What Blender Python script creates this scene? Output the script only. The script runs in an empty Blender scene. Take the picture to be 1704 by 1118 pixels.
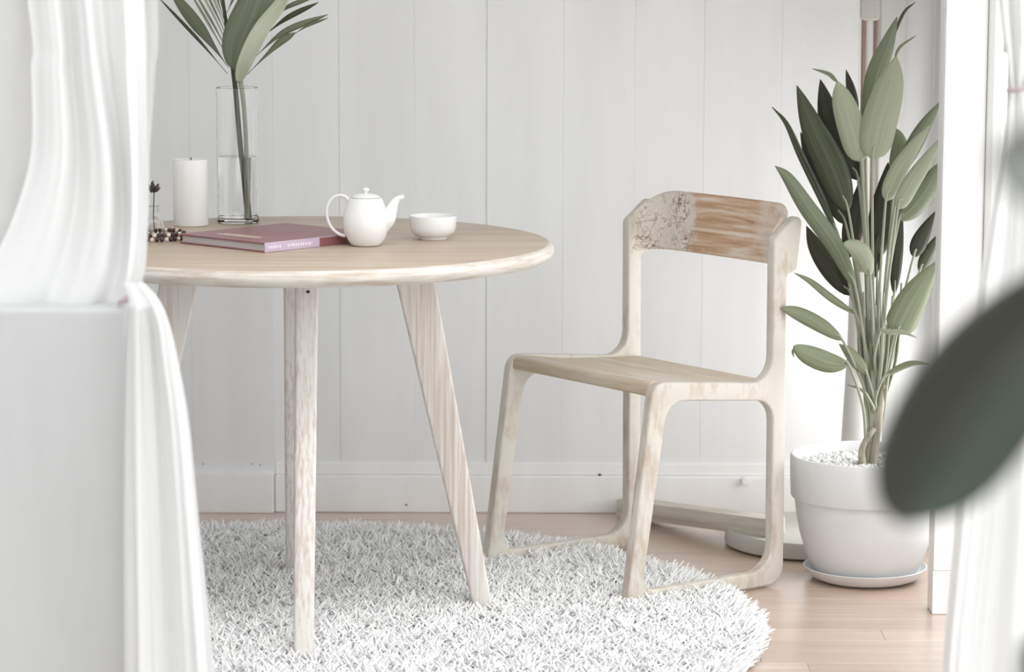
import bpy, bmesh, math, random
import numpy as np
from mathutils import Vector, Matrix, Quaternion

random.seed(7)
rng = np.random.default_rng(7)
SC = bpy.context.scene
COL = SC.collection
PI = math.pi

# ------------------------------------------------------------------ camera
FPX, PITCH, ROLL, HC = 4988.0, 0.14, 0.0032, 1.38
cam = bpy.data.cameras.new('camera')
cam.sensor_width = 36.0
cam.lens = FPX / 1704 * 36.0
cam.clip_start = 0.05
cam.dof.use_dof = True
cam.dof.focus_distance = 5.95
cam.dof.aperture_fstop = 4.2
co = bpy.data.objects.new('camera', cam)
COL.objects.link(co)
fw = Vector((0, math.cos(PITCH), -math.sin(PITCH)))
up0 = Vector((0, math.sin(PITCH), math.cos(PITCH)))
rt0 = Vector((1, 0, 0))
# image content turned clockwise by ROLL -> camera turned counter-clockwise
rt = rt0 * math.cos(ROLL) + up0 * math.sin(ROLL)
up = up0 * math.cos(ROLL) - rt0 * math.sin(ROLL)
co.matrix_world = Matrix(((rt.x, up.x, -fw.x, 0), (rt.y, up.y, -fw.y, 0), (rt.z, up.z, -fw.z, HC), (0, 0, 0, 1)))
SC.camera = co

# ------------------------------------------------------------------ light
w = bpy.data.worlds.new('world')
SC.world = w
w.use_nodes = True
bg = w.node_tree.nodes['Background']
bg.inputs['Color'].default_value = (0.955, 0.98, 1.0, 1)
bg.inputs['Strength'].default_value = 1.8
# soft hazy sun coming down through a roof gap left to light the rug
sun = bpy.data.lights.new('sun', 'SUN')
sun.energy = 1.6
sun.angle = math.radians(24)
so = bpy.data.objects.new('sun', sun)
COL.objects.link(so)
so.rotation_euler = Vector((-0.14, 0.48, -0.87)).to_track_quat('-Z', 'Y').to_euler()
# daylight falling through the low window beside the plant
wl_ = bpy.data.lights.new('window_daylight', 'AREA')
wl_.shape = 'RECTANGLE'
wl_.size, wl_.size_y = 0.5, 0.74
wl_.energy = 5
wo = bpy.data.objects.new('window_daylight', wl_)
COL.objects.link(wo)
wo.location = (1.12, 6.38, 0.38)
wo.rotation_euler = (0, PI / 2, 0)
SC.view_settings.view_transform = 'Standard'
SC.view_settings.look = 'None'
SC.view_settings.gamma = 1
SC.view_settings.exposure = 0.31
SC.view_settings.use_curve_mapping = False
try:
    SC.cycles.max_bounces = 14
    SC.cycles.transparent_max_bounces = 16
    SC.cycles.transmission_bounces = 10
    SC.cycles.use_denoising = True
except Exception:
    pass


# ------------------------------------------------------------------ helpers
def at(px, py, Y):
    """world point on the line of sight of photo pixel (px, py) at depth Y"""
    a, b = px - 852.0, py - 559.0
    d = fw + rt * (a / FPX) - up * (b / FPX)
    t = Y / d.y
    return Vector((d.x * t, Y, HC + d.z * t))


def obj(name, data, mat=None, parent=None, loc=None):
    if isinstance(data, bmesh.types.BMesh):
        me = bpy.data.meshes.new(name)
        data.to_mesh(me)
        data.free()
    else:
        me = data
    o = bpy.data.objects.new(name, me)
    COL.objects.link(o)
    if mat is not None and len(me.materials) == 0:
        me.materials.append(mat)
    if parent is not None:
        o.parent = parent
    if loc is not None:
        o.location = loc
    return o


def smooth(o, angle=40):
    me = o.data
    me.polygons.foreach_set('use_smooth', [True] * len(me.polygons))
    try:
        me.set_sharp_from_angle(angle=math.radians(angle))
    except Exception:
        pass
    return o


def tag(o, label, cat, group=None, kind=None):
    o['label'] = label
    if cat:
        o['category'] = cat
    if group:
        o['group'] = group
    if kind:
        o['kind'] = kind
    return o


def thing(name, label, cat, loc=(0, 0, 0), rz=0.0, group=None):
    o = bpy.data.objects.new(name, None)
    o.empty_display_size = 0.05
    COL.objects.link(o)
    o.location = loc
    o.rotation_euler = (0, 0, rz)
    return tag(o, label, cat, group)


def bm_box(x0, x1, y0, y1, z0, z1, bev=0.0, seg=2, bm=None):
    own = bm is None
    b = bmesh.new()
    bmesh.ops.create_cube(b, size=1.0)
    for v in b.verts:
        v.co = Vector(((x0 + x1) / 2 + v.co.x * (x1 - x0), (y0 + y1) / 2 + v.co.y * (y1 - y0), (z0 + z1) / 2 + v.co.z * (z1 - z0)))
    if bev > 0:
        bmesh.ops.bevel(b, geom=b.edges[:], offset=bev, segments=seg, profile=0.6, affect='EDGES')
    if own:
        return b
    me = bpy.data.meshes.new('tmp')
    b.to_mesh(me)
    b.free()
    bm.from_mesh(me)
    bpy.data.meshes.remove(me)
    return bm


def lathe(profile, seg=48, center=(0, 0), cap=True, bm=None):
    """profile [(r, z)] revolved about the vertical through center"""
    b = bm or bmesh.new()
    rings = []
    for r, z in profile:
        if r < 1e-6:
            rings.append([b.verts.new((center[0], center[1], z))])
        else:
            rings.append([b.verts.new((center[0] + r * math.cos(2 * PI * k / seg), center[1] + r * math.sin(2 * PI * k / seg), z)) for k in range(seg)])
    for A, B in zip(rings[:-1], rings[1:]):
        for k in range(seg):
            k2 = (k + 1) % seg
            f = [A[k % len(A)], A[k2 % len(A)], B[k2 % len(B)], B[k % len(B)]]
            u = []
            for v in f:
                if v not in u:
                    u.append(v)
            if len(u) >= 3:
                try:
                    b.faces.new(u)
                except ValueError:
                    pass
    bmesh.ops.recalc_face_normals(b, faces=b.faces[:])
    return b


def catmull(P, n):
    P = [Vector(p) for p in P]
    if len(P) == 2:
        return [P[0].lerp(P[1], i / (n - 1)) for i in range(n)]
    Q = [2 * P[0] - P[1]] + P + [2 * P[-1] - P[-2]]
    out = []
    m = len(P) - 1
    for i in range(n):
        u = i / (n - 1) * m
        k = min(int(u), m - 1)
        t = u - k
        a, b, c, d = Q[k:k + 4]
        out.append(0.5 * ((2 * b) + (c - a) * t + (2 * a - 5 * b + 4 * c - d) * t * t + (3 * b - a - 3 * c + d) * t ** 3))
    return out


def tube(path, radii, seg=10, n=None, bm=None, flat=1.0, flat_dir=None):
    """tapering tube through path points; radii one value per point or a number"""
    b = bm or bmesh.new()
    if isinstance(radii, (int, float)):
        radii = [radii] * len(path)
    n = n or max(2, 5 * (len(path) - 1) + 1)
    pts = catmull(path, n)
    rr = [r.x for r in catmull([(r, 0, 0) for r in radii], n)] if len(radii) > 2 else [radii[0] + (radii[-1] - radii[0]) * i / (n - 1) for i in range(n)]
    tan0 = (pts[1] - pts[0]).normalized()
    nx = flat_dir or (Vector((0, 0, 1)) if abs(tan0.z) < 0.9 else Vector((1, 0, 0)))
    prev = None
    first = None
    for i, p in enumerate(pts):
        t = (pts[min(i + 1, n - 1)] - pts[max(i - 1, 0)]).normalized()
        nx = (nx - t * nx.dot(t)).normalized()
        ny = t.cross(nx)
        ring = [b.verts.new(p + (nx * math.cos(2 * PI * k / seg) * flat + ny * math.sin(2 * PI * k / seg)) * max(rr[i], 1e-4)) for k in range(seg)]
        if prev:
            for k in range(seg):
                b.faces.new([prev[k], prev[(k + 1) % seg], ring[(k + 1) % seg], ring[k]])
        else:
            first = ring
        prev = ring
    b.faces.new(first[::-1])
    b.faces.new(prev)
    return b


def sheet(rails, rows, cols, Yf, fold, sub_pt=None):
    """cloth grid through rails (each a list of (x, y) photo pixels at depth Y); fold(s, t) adds depth"""
    b = bmesh.new()
    nr = len(rails)
    rc = [catmull([(x, y, 0) for x, y in r], rows) for r in rails]
    grid = []
    for i in range(rows):
        t = i / (rows - 1)
        line = catmull([rc[k][i] for k in range(nr)], cols)
        row = []
        for j, p in enumerate(line):
            s = j / (cols - 1)
            row.append(b.verts.new(at(p.x, p.y, Yf(t) + fold(s, t))))
        grid.append(row)
    for i in range(rows - 1):
        for j in range(cols - 1):
            b.faces.new([grid[i][j], grid[i][j + 1], grid[i + 1][j + 1], grid[i + 1][j]])
    return b


def arc_poly(pts, seg=6):
    """polygon with rounded corners: pts = [(x, y, r)]"""
    out = []
    n = len(pts)
    for i in range(n):
        p = Vector(pts[i][:2])
        a = Vector(pts[i - 1][:2]) - p
        c = Vector(pts[(i + 1) % n][:2]) - p
        r = pts[i][2]
        la, lc = a.length, c.length
        a.normalize()
        c.normalize()
        ang = a.angle(c)
        if r <= 0 or ang > PI - 0.02:
            out.append(p)
            continue
        d = min(r / math.tan(ang / 2), la * 0.48, lc * 0.48)
        r = d * math.tan(ang / 2)
        ctr = p + (a + c).normalized() * (r / math.sin(ang / 2))
        s, e = p + a * d - ctr, p + c * d - ctr
        a0 = math.atan2(s.y, s.x)
        da = math.atan2(e.y, e.x) - a0
        da = (da + PI) % (2 * PI) - PI
        for k in range(seg + 1):
            q = a0 + da * k / seg
            out.append(ctr + Vector((math.cos(q), math.sin(q))) * r)
    return out


def plate(outer, holes, thick, bev, remap):
    """flat cut-out shape with holes, extruded to a thickness with softened edges"""
    cu = bpy.data.curves.new('c', 'CURVE')
    cu.dimensions = '2D'
    cu.fill_mode = 'BOTH'
    cu.extrude = thick / 2 - bev
    cu.bevel_depth = bev
    cu.bevel_resolution = 2
    cu.offset = -bev
    for loop in [outer] + holes:
        sp = cu.splines.new('POLY')
        sp.points.add(len(loop) - 1)
        for q, p in zip(sp.points, loop):
            q.co = (p[0], p[1], 0, 1)
        sp.use_cyclic_u = True
    o = bpy.data.objects.new('c', cu)
    COL.objects.link(o)
    dg = bpy.context.evaluated_depsgraph_get()
    me = bpy.data.meshes.new_from_object(o.evaluated_get(dg), preserve_all_data_layers=False, depsgraph=dg)
    bpy.data.objects.remove(o)
    bpy.data.curves.remove(cu)
    me.materials.clear()
    b = bmesh.new()
    b.from_mesh(me)
    bpy.data.meshes.remove(me)
    bmesh.ops.remove_doubles(b, verts=b.verts[:], dist=1e-5)
    for v in b.verts:
        v.co = Vector(remap(v.co.x, v.co.y, v.co.z))
    bmesh.ops.recalc_face_normals(b, faces=b.faces[:])
    return b


# ------------------------------------------------------------------ materials
def lin(r, g, b):
    f = lambda c: c / 12.92 if c <= 0.04045 else ((c + 0.055) / 1.055) ** 2.4
    return (f(r / 255), f(g / 255), f(b / 255), 1)


class NT:
    def __init__(s, name):
        s.m = bpy.data.materials.new(name)
        s.m.use_nodes = True
        s.t = s.m.node_tree
        s.p = s.t.nodes['Principled BSDF']
        s.out = s.t.nodes['Material Output']

    def n(s, typ, **kw):
        nd = s.t.nodes.new(typ)
        for k, v in kw.items():
            if k in nd.inputs.keys():
                nd.inputs[k].default_value = v
            else:
                setattr(nd, k, v)
        return nd

    def l(s, a, b):
        s.t.links.new(a, b)

    def coord(s, scale=(1, 1, 1), kind='Object', rot=(0, 0, 0)):
        tc = s.n('ShaderNodeTexCoord')
        mp = s.n('ShaderNodeMapping')
        mp.inputs['Scale'].default_value = scale
        mp.inputs['Rotation'].default_value = rot
        s.l(tc.outputs[kind], mp.inputs['Vector'])
        return mp.outputs['Vector']

    def noise(s, vec, scale=1.0, detail=4, rough=0.55, dist=0.0):
        nd = s.n('ShaderNodeTexNoise')
        nd.inputs['Scale'].default_value = scale
        nd.inputs['Detail'].default_value = detail
        nd.inputs['Roughness'].default_value = rough
        nd.inputs['Distortion'].default_value = dist
        s.l(vec, nd.inputs['Vector'])
        return nd.outputs['Fac']

    def ramp(s, fac, stops):
        nd = s.n('ShaderNodeValToRGB')
        e = nd.color_ramp.elements
        while len(e) < len(stops):
            e.new(0.5)
        for q, (p, c) in zip(e, stops):
            q.position = p
            q.color = c if len(c) == 4 else (*c, 1)
        s.l(fac, nd.inputs['Fac'])
        return nd.outputs['Color']

    def mix(s, fac, a, b, mode='MIX'):
        nd = s.n('ShaderNodeMix', data_type='RGBA', blend_type=mode)
        for sock, v in ((nd.inputs[0], fac), (nd.inputs[6], a), (nd.inputs[7], b)):
            if hasattr(v, 'is_output'):
                s.l(v, sock)
            else:
                sock.default_value = v
        return nd.outputs[2]

    def math(s, op, a, b=0.5):
        nd = s.n('ShaderNodeMath', operation=op)
        for sock, v in ((nd.inputs[0], a), (nd.inputs[1], b)):
            if hasattr(v, 'is_output'):
                s.l(v, sock)
            else:
                sock.default_value = v
        return nd.outputs[0]

    def bump(s, h, strength=0.3, dist=0.002):
        nd = s.n('ShaderNodeBump')
        nd.inputs['Strength'].default_value = strength
        nd.inputs['Distance'].default_value = dist
        s.l(h, nd.inputs['Height'])
        s.l(nd.outputs['Normal'], s.p.inputs['Normal'])

    def base(s, c, rough=0.5, spec=0.5):
        if hasattr(c, 'is_output'):
            s.l(c, s.p.inputs['Base Color'])
        else:
            s.p.inputs['Base Color'].default_value = c
        s.p.inputs['Roughness'].default_value = rough
        s.p.inputs['Specular IOR Level'].default_value = spec
        return s.m


BW = [(0.0, (0, 0, 0)), (1.0, (1, 1, 1))]


def m_paint(name, col, rough=0.5, streak=True):
    k = NT(name)
    v = k.coord((9, 9, 1.2))
    f = k.noise(v, 1.0, 5, 0.6)
    dark = tuple(c * 0.93 for c in col[:3]) + (1,)
    c = k.ramp(f, [(0.3, dark), (0.62, col)])
    f2 = k.noise(k.coord((60, 60, 4)), 1.0, 3, 0.6)
    k.bump(f2, 0.12, 0.002)
    return k.base(c, rough, 0.35)


def m_wash(name, white, brown, scale, amount, streak=0.5, rough=0.55, warm=None):
    """white paint rubbed over brown timber; scale = grain stretch per axis, amount = share of brown"""
    k = NT(name)
    g = k.noise(k.coord(scale), 1.0, 6, 0.65, 0.15)
    patch = k.noise(k.coord(tuple(max(1.5, q * 0.09) for q in scale)), 1.0, 3, 0.5)
    h = k.math('ADD', k.math('MULTIPLY', g, 0.62), k.math('MULTIPLY', patch, 0.38))
    th = 0.5 + (amount - 0.5) * 0.45
    f = k.ramp(h, [(max(0, th - 0.09), (1, 1, 1)), (min(1, th + 0.05), (0, 0, 0))])
    c = k.mix(k.math('MULTIPLY', f, streak), white, brown)
    if warm:
        c = k.mix(k.ramp(patch, [(0.42, (0, 0, 0)), (0.62, (1, 1, 1))]), c, warm, 'MULTIPLY')
    k.bump(g, 0.35, 0.0018)
    return k.base(c, rough, 0.35)


WALL = m_paint('white_wall_paint', (0.81, 0.815, 0.82, 1), 0.5)
TRIM = m_paint('white_trim_paint', (0.88, 0.88, 0.878, 1), 0.4)
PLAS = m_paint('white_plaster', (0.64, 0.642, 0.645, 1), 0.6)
CEIL = m_paint('white_ceiling_paint', (0.9, 0.9, 0.9, 1), 0.6)
GREYTRIM = m_paint('grey_trim_paint', (0.66, 0.655, 0.64, 1), 0.5)


def m_floor():
    k = NT('warm_floor_wood')
    g = k.noise(k.coord((2.2, 38, 38)), 1.0, 6, 0.6, 0.6)
    c = k.ramp(g, [(0.25, lin(182, 156, 137)), (0.5, lin(198, 174, 156)), (0.75, lin(213, 194, 178))])
    oi = k.n('ShaderNodeObjectInfo')
    v = k.ramp(oi.outputs['Random'], [(0, (0.86, 0.84, 0.83)), (1, (1.08, 1.06, 1.05))])
    c = k.mix(1.0, c, v, 'MULTIPLY')
    k.bump(g, 0.08, 0.001)
    k.base(c, 0.3, 0.6)
    k.p.inputs['Coat Weight'].default_value = 0.9
    k.p.inputs['Coat Roughness'].default_value = 0.28
    k.p.inputs['Coat IOR'].default_value = 1.8
    return k.m


FLOOR = m_floor()
LEG = m_wash('whitewashed_leg_wood', lin(232, 228, 223), lin(178, 148, 130), (170, 170, 3.0), 0.45, 0.55)
CHAIRW = m_wash('bleached_chair_wood', lin(210, 205, 195), lin(168, 144, 121), (34, 60, 13.0), 0.44, 0.6)
SEATW = m_wash('bleached_seat_wood', lin(208, 200, 186), lin(186, 164, 134), (45, 4, 45), 0.55, 0.8, 0.42)
RIMW = m_wash('whitewashed_rim_wood', lin(218, 215, 208), lin(172, 146, 122), (9, 9, 120), 0.44, 0.65)
BEAMW = m_wash('weathered_plank_wood', lin(214, 210, 200), lin(160, 146, 126), (4, 45, 60), 0.5, 0.6)


def m_top():
    k = NT('table_top_wood')
    g = k.noise(k.coord((1.6, 34, 34)), 1.0, 6, 0.62, 0.5)
    c = k.ramp(g, [(0.28, lin(172, 147, 122)), (0.5, lin(189, 171, 150)), (0.72, lin(200, 188, 172))])
    k.bump(g, 0.12, 0.001)
    k.base(c, 0.38, 0.5)
    return k.m


TOPW = m_top()


def m_back():
    """brown chair back with paint worn off, cracked white paint at the far end"""
    k = NT('worn_chair_back_wood')
    tc = k.n('ShaderNodeTexCoord')
    sep = k.n('ShaderNodeSeparateXYZ')
    k.l(tc.outputs['Object'], sep.inputs[0])
    g = k.noise(k.coord((60, 5, 75)), 1.0, 6, 0.65, 0.5)
    wood = k.ramp(g, [(0.3, lin(176, 134, 104)), (0.47, lin(203, 170, 140)), (0.62, lin(226, 212, 196)), (0.75, lin(236, 230, 222))])
    # crackled paint
    vo = k.n('ShaderNodeTexVoronoi', feature='DISTANCE_TO_EDGE')
    nv = k.n('ShaderNodeTexNoise')
    nv.inputs['Scale'].default_value = 30
    cv = k.coord((1, 1, 1))
    k.l(cv, nv.inputs['Vector'])
    ad = k.n('ShaderNodeMix', data_type='VECTOR')
    ad.inputs[0].default_value = 0.06
    k.l(cv, ad.inputs[4])
    k.l(nv.outputs['Color'], ad.inputs[5])
    k.l(ad.outputs[1], vo.inputs['Vector'])
    vo.inputs['Scale'].default_value = 62
    brk = k.noise(k.coord((26, 26, 26)), 1.0, 3, 0.6)
    crack = k.ramp(vo.outputs['Distance'], [(0.01, lin(142, 112, 92)), (0.09, lin(226, 219, 209)), (0.5, lin(218, 211, 200))])
    crack = k.mix(k.ramp(brk, [(0.42, (0, 0, 0)), (0.60, (0.85, 0.85, 0.85))]), crack, lin(222, 214, 203))
    edge = k.noise(k.coord((18, 18, 18)), 1.0, 4, 0.6)
    yy = k.math('ADD', sep.outputs['Y'], k.math('MULTIPLY', k.math('SUBTRACT', edge, 0.5), 0.30))
    mask = k.ramp(k.math('ADD', k.math('MULTIPLY', yy, 2.0), 0.5), [(0.64, (0, 0, 0)), (0.72, (1, 1, 1))])
    near = k.ramp(k.math('ADD', k.math('MULTIPLY', yy, 2.0), 0.5), [(0.14, (1, 1, 1)), (0.30, (0, 0, 0))])
    c = k.mix(k.math('MULTIPLY', near, 0.6), wood, lin(224, 216, 205))
    c = k.mix(mask, c, crack)
    k.bump(g, 0.3, 0.0015)
    return k.base(c, 0.55, 0.35)


BACKW = m_back()


def m_simple(name, col, rough=0.5, spec=0.5, **kw):
    k = NT(name)
    f = k.noise(k.coord((14, 14, 14)), 1.0, 3)
    c = k.ramp(f, [(0.3, tuple(q * 0.95 for q in col[:3]) + (1,)), (0.7, col)])
    k.base(c, rough, spec)
    for a, v in kw.items():
        k.p.inputs[a].default_value = v
    return k.m


PORC = m_simple('white_porcelain', (0.90, 0.90, 0.895, 1), 0.14, 0.5, **{'Subsurface Weight': 0.0})
POTW = m_simple('white_pot_plastic', (0.73, 0.735, 0.74, 1), 0.42, 0.4)
WAX = m_simple('white_candle_wax', (0.93, 0.927, 0.915, 1), 0.5, 0.4)
STONE = m_simple('grey_base_stone', lin(196, 194, 188), 0.6, 0.3)
CORD = m_simple('brown_cord', lin(150, 128, 118), 0.7, 0.2)
POLEW = m_simple('pale_stand_paint', lin(214, 213, 210), 0.5, 0.4)
BROWNB = m_simple('dark_brown_bead', lin(70, 48, 42), 0.3, 0.5)
CREAMB = m_simple('cream_bead', lin(224, 212, 200), 0.35, 0.5)
DRYF = m_simple('dried_flower', lin(92, 84, 84), 0.8, 0.2)
BARK = m_wash('pale_plant_bark', lin(196, 190, 172), lin(112, 102, 84), (60, 60, 9), 0.5, 0.8)
GRAVEL = m_simple('white_gravel', (0.80, 0.795, 0.78, 1), 0.8, 0.2)
PAGES = m_wash('book_pages', lin(205, 202, 200), lin(168, 164, 162), (4, 4, 900), 0.5, 0.6)
BLACK = m_simple('dark_mark', lin(60, 55, 52), 0.7, 0.2)
TERRA = m_simple('grey_ground_concrete', lin(196, 193, 188), 0.9, 0.2)


def m_book(name, spine=False):
    k = NT(name)
    col, col2 = (lin(206, 192, 208), lin(188, 168, 190)) if spine else (lin(146, 96, 102), lin(138, 86, 88))
    f = k.noise(k.coord((7, 7, 7)), 1.0, 3)
    c = k.ramp(f, [(0.35, col), (0.65, col2)])
    return k.base(c, 0.36, 0.4)


COVER = m_book('mauve_book_cover')
SPINE = m_book('lavender_book_spine', True)
INK_C = m_simple('cream_cover_print', lin(214, 196, 176), 0.4, 0.4)
INK_W = m_simple('white_spine_print', lin(238, 230, 240), 0.4, 0.4)


def m_glass(name, ior=1.45, col=(1, 1, 1, 1)):
    k = NT(name)
    k.base(col, 0.0, 0.5)
    k.p.inputs['Transmission Weight'].default_value = 1.0
    k.p.inputs['IOR'].default_value = ior
    return k.m


GLASS = m_glass('clear_glass', 1.45, (0.985, 0.99, 0.988, 1))
WATER = m_glass('water', 1.33)


def m_cloth(name, col, transp=0.12, trans=0.45):
    k = NT(name)
    wv = k.noise(k.coord((900, 900, 900)), 1.0, 2)
    k.bump(wv, 0.05, 0.0005)
    k.base(col, 0.85, 0.1)
    tl = k.n('ShaderNodeBsdfTranslucent')
    tl.inputs['Color'].default_value = col
    tp = k.n('ShaderNodeBsdfTransparent')
    m1 = k.n('ShaderNodeMixShader')
    m1.inputs[0].default_value = trans
    m2 = k.n('ShaderNodeMixShader')
    m2.inputs[0].default_value = transp
    k.l(k.p.outputs[0], m1.inputs[1])
    k.l(tl.outputs[0], m1.inputs[2])
    k.l(m1.outputs[0], m2.inputs[1])
    k.l(tp.outputs[0], m2.inputs[2])
    k.l(m2.outputs[0], k.out.inputs['Surface'])
    return k.m


CLOTH = m_cloth('white_curtain_cloth', (0.89, 0.89, 0.888, 1), 0.0, 0.12)
SHEER = m_cloth('thin_sheer_cloth', (0.86, 0.857, 0.85, 1), 0.35, 0.4)
TIE = m_simple('pale_mauve_cord', lin(196, 178, 182), 0.8, 0.2)


def m_rug():
    k = NT('white_shag_yarn')
    g = k.n('ShaderNodeNewGeometry')
    c = k.ramp(g.outputs['Random Per Island'], [(0, (0.93, 0.93, 0.925)), (1, (0.97, 0.97, 0.965))])
    k.base(c, 0.9, 0.05)
    return k.m


SHAG = m_rug()
RUGB = m_simple('rug_backing', (0.88, 0.88, 0.87, 1), 0.95, 0.1)


def m_leaf(name, face, under, rough=0.45, stripe=0.35, trans=0.15, patch=None):
    """face colour seen on the upper side, paler underside, stripes along the veins (UV x across)"""
    k = NT(name)
    geo = k.n('ShaderNodeNewGeometry')
    uv = k.coord((16, 1.2, 1), 'UV')
    st = k.noise(uv, 1.0, 3, 0.6)
    c0 = k.mix(geo.outputs['Backfacing'], face, under)
    v = k.ramp(st, [(0.3, (1 - stripe,) * 3), (0.7, (1 + stripe * 0.6,) * 3)])
    c = k.mix(1.0, c0, v, 'MULTIPLY')
    if patch:
        pn = k.noise(k.coord((11, 11, 11)), 1.0, 2, 0.5)
        c = k.mix(k.ramp(pn, [(0.50, (0, 0, 0)), (0.64, (1, 1, 1))]), c, patch)
    # pale midrib
    tc = k.n('ShaderNodeTexCoord')
    sp = k.n('ShaderNodeSeparateXYZ')
    k.l(tc.outputs['UV'], sp.inputs[0])
    dm = k.math('ABSOLUTE', k.math('SUBTRACT', sp.outputs['X'], 0.5))
    rib = k.ramp(dm, [(0.02, (1, 1, 1)), (0.07, (0, 0, 0))])
    c = k.mix(k.math('MULTIPLY', rib, 0.35), c, under)
    k.base(c, rough, 0.4)
    tl = k.n('ShaderNodeBsdfTranslucent')
    k.l(c, tl.inputs['Color'])
    ms = k.n('ShaderNodeMixShader')
    ms.inputs[0].default_value = trans
    k.l(k.p.outputs[0], ms.inputs[1])
    k.l(tl.outputs[0], ms.inputs[2])
    k.l(ms.outputs[0], k.out.inputs['Surface'])
    return k.m


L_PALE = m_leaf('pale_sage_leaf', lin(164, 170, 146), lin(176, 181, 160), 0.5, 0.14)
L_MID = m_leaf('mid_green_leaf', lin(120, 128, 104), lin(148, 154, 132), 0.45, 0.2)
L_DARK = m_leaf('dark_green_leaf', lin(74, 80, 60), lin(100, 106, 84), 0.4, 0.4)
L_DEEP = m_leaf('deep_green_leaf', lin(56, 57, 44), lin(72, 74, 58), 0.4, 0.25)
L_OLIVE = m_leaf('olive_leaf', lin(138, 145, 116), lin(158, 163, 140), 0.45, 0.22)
L_CURL = m_leaf('pale_curled_leaf_edge', lin(196, 202, 180), lin(196, 202, 180), 0.5, 0.1)
L_STEM = m_leaf('pale_stem', lin(168, 172, 154), lin(168, 172, 154), 0.5, 0.12)
L_RUB = m_leaf('rubber_plant_leaf', lin(52, 54, 46), lin(74, 75, 67), 0.28, 0.25, 0.05, lin(40, 54, 34))


# ------------------------------------------------------------------ leaves
def leaf_bm(path, width, roll=0.0, fold=0.18, n=22, cross=5, shape='lance', thick=0.0006, side=1, wave=0.0, tip=1.0):
    """blade along a curve (base first, tip last) with a V fold; solid, with a thin edge"""
    b = bmesh.new()
    uvl = b.loops.layers.uv.new('UVMap')
    pts = catmull(path, n)
    eye = Vector((0, 0, HC))
    top, bot, us = [], [], []
    for i, p in enumerate(pts):
        s = i / (n - 1)
        if shape == 'lance':
            wd = width * 0.5 * (math.sin(PI * min(1, s ** 0.75)) ** 0.8 * (1 - 0.15 * s) + 0.03 * (1 - s))
        elif shape == 'oval':
            wd = width * 0.5 * (max(0.0, math.sin(PI * s ** 0.9)) ** 0.6)
        elif shape == 'paddle':
            wd = width * 0.5 * ((1 - (1 - min(1, s / 0.22)) ** 2) ** 0.5 * (1 - max(0, (s - 0.3) / 0.7) ** 2.2))
        elif shape == 'leaflet':
            wd = width * 0.5 * (max(0.0, math.sin(PI * s ** 1.5)) ** 0.85 * (0.4 + 0.6 * min(1, s * 2)))
        elif shape == 'rubber':
            wd = width * 0.5 * (max(0.0, math.sin(PI * s ** 0.86)) ** 0.85)
        else:
            wd = width * 0.5 * (min(1, s * 7) ** 0.6 * (1 - s ** 3.0))
        wd = max(wd, 0.0006)
        t = (pts[min(i + 1, n - 1)] - pts[max(i - 1, 0)]).normalized()
        vd = (p - eye).normalized()
        wv = t.cross(vd)
        if wv.length < 1e-4:
            wv = Vector((1, 0, 0))
        wv.normalize()
        wv = Quaternion(t, roll) @ wv
        nrm = wv.cross(t).normalized() * side
        rt_, rb_ = [], []
        for j in range(cross):
            q = j / (cross - 1) * 2 - 1
            off = wv * (q * wd) + nrm * (abs(q) ** 1.5 * wd * fold * 2 + wave * wd * math.sin(9 * s + 3 * q))
            rt_.append(b.verts.new(p + off + nrm * thick))
            rb_.append(b.verts.new(p + off - nrm * thick))
        top.append(rt_)
        bot.append(rb_)

    def quad(vs, uvs):
        f = b.faces.new(vs)
        for lp, u in zip(f.loops, uvs):
            lp[uvl].uv = u
        f.smooth = True
    for i in range(n - 1):
        s0, s1 = i / (n - 1), (i + 1) / (n - 1)
        for j in range(cross - 1):
            u0, u1 = j / (cross - 1), (j + 1) / (cross - 1)
            quad([top[i][j], top[i][j + 1], top[i + 1][j + 1], top[i + 1][j]], [(u0, s0), (u1, s0), (u1, s1), (u0, s1)])
            quad([bot[i][j], bot[i + 1][j], bot[i + 1][j + 1], bot[i][j + 1]], [(u0, s0), (u0, s1), (u1, s1), (u1, s0)])
        quad([top[i][0], top[i + 1][0], bot[i + 1][0], bot[i][0]], [(0, s0), (0, s1), (0, s1), (0, s0)])
        j = cross - 1
        quad([top[i][j], bot[i][j], bot[i + 1][j], top[i + 1][j]], [(1, s0), (1, s0), (1, s1), (1, s1)])
    quad([v for v in top[0]] + [v for v in bot[0]][::-1], [(0.5, 0)] * (2 * cross))
    quad([v for v in bot[-1]] + [v for v in top[-1]][::-1], [(0.5, 1)] * (2 * cross))
    bmesh.ops.recalc_face_normals(b, faces=b.faces[:])
    return b


# ================================================================== SETTING
YW = 6.86
bmf = bm_box(-2.6, 1.6, 4.2, 7.0, -0.12, -0.016)
floor = obj('floor', bmf, FLOOR)
tag(floor, 'warm brown varnished timber floor of boards running parallel to the back wall', None, kind='structure')
PWID = 0.088
row = 0
y = 4.3
while y < YW + 0.0:
    x = -2.5 + random.uniform(-0.6, 0)
    while x < 1.5:
        x2 = min(1.5, x + random.uniform(1.3, 2.1))
        xa = max(x, -2.5)
        if x2 > xa + 0.05:
            obj('plank', bm_box(xa + 0.0003, x2 - 0.0003, y + 0.0002, min(y + PWID, 6.90) - 0.0002, -0.018, 0.0, 0.0004, 1), FLOOR, floor)
        x = x2
    y += PWID
    row += 1

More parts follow.
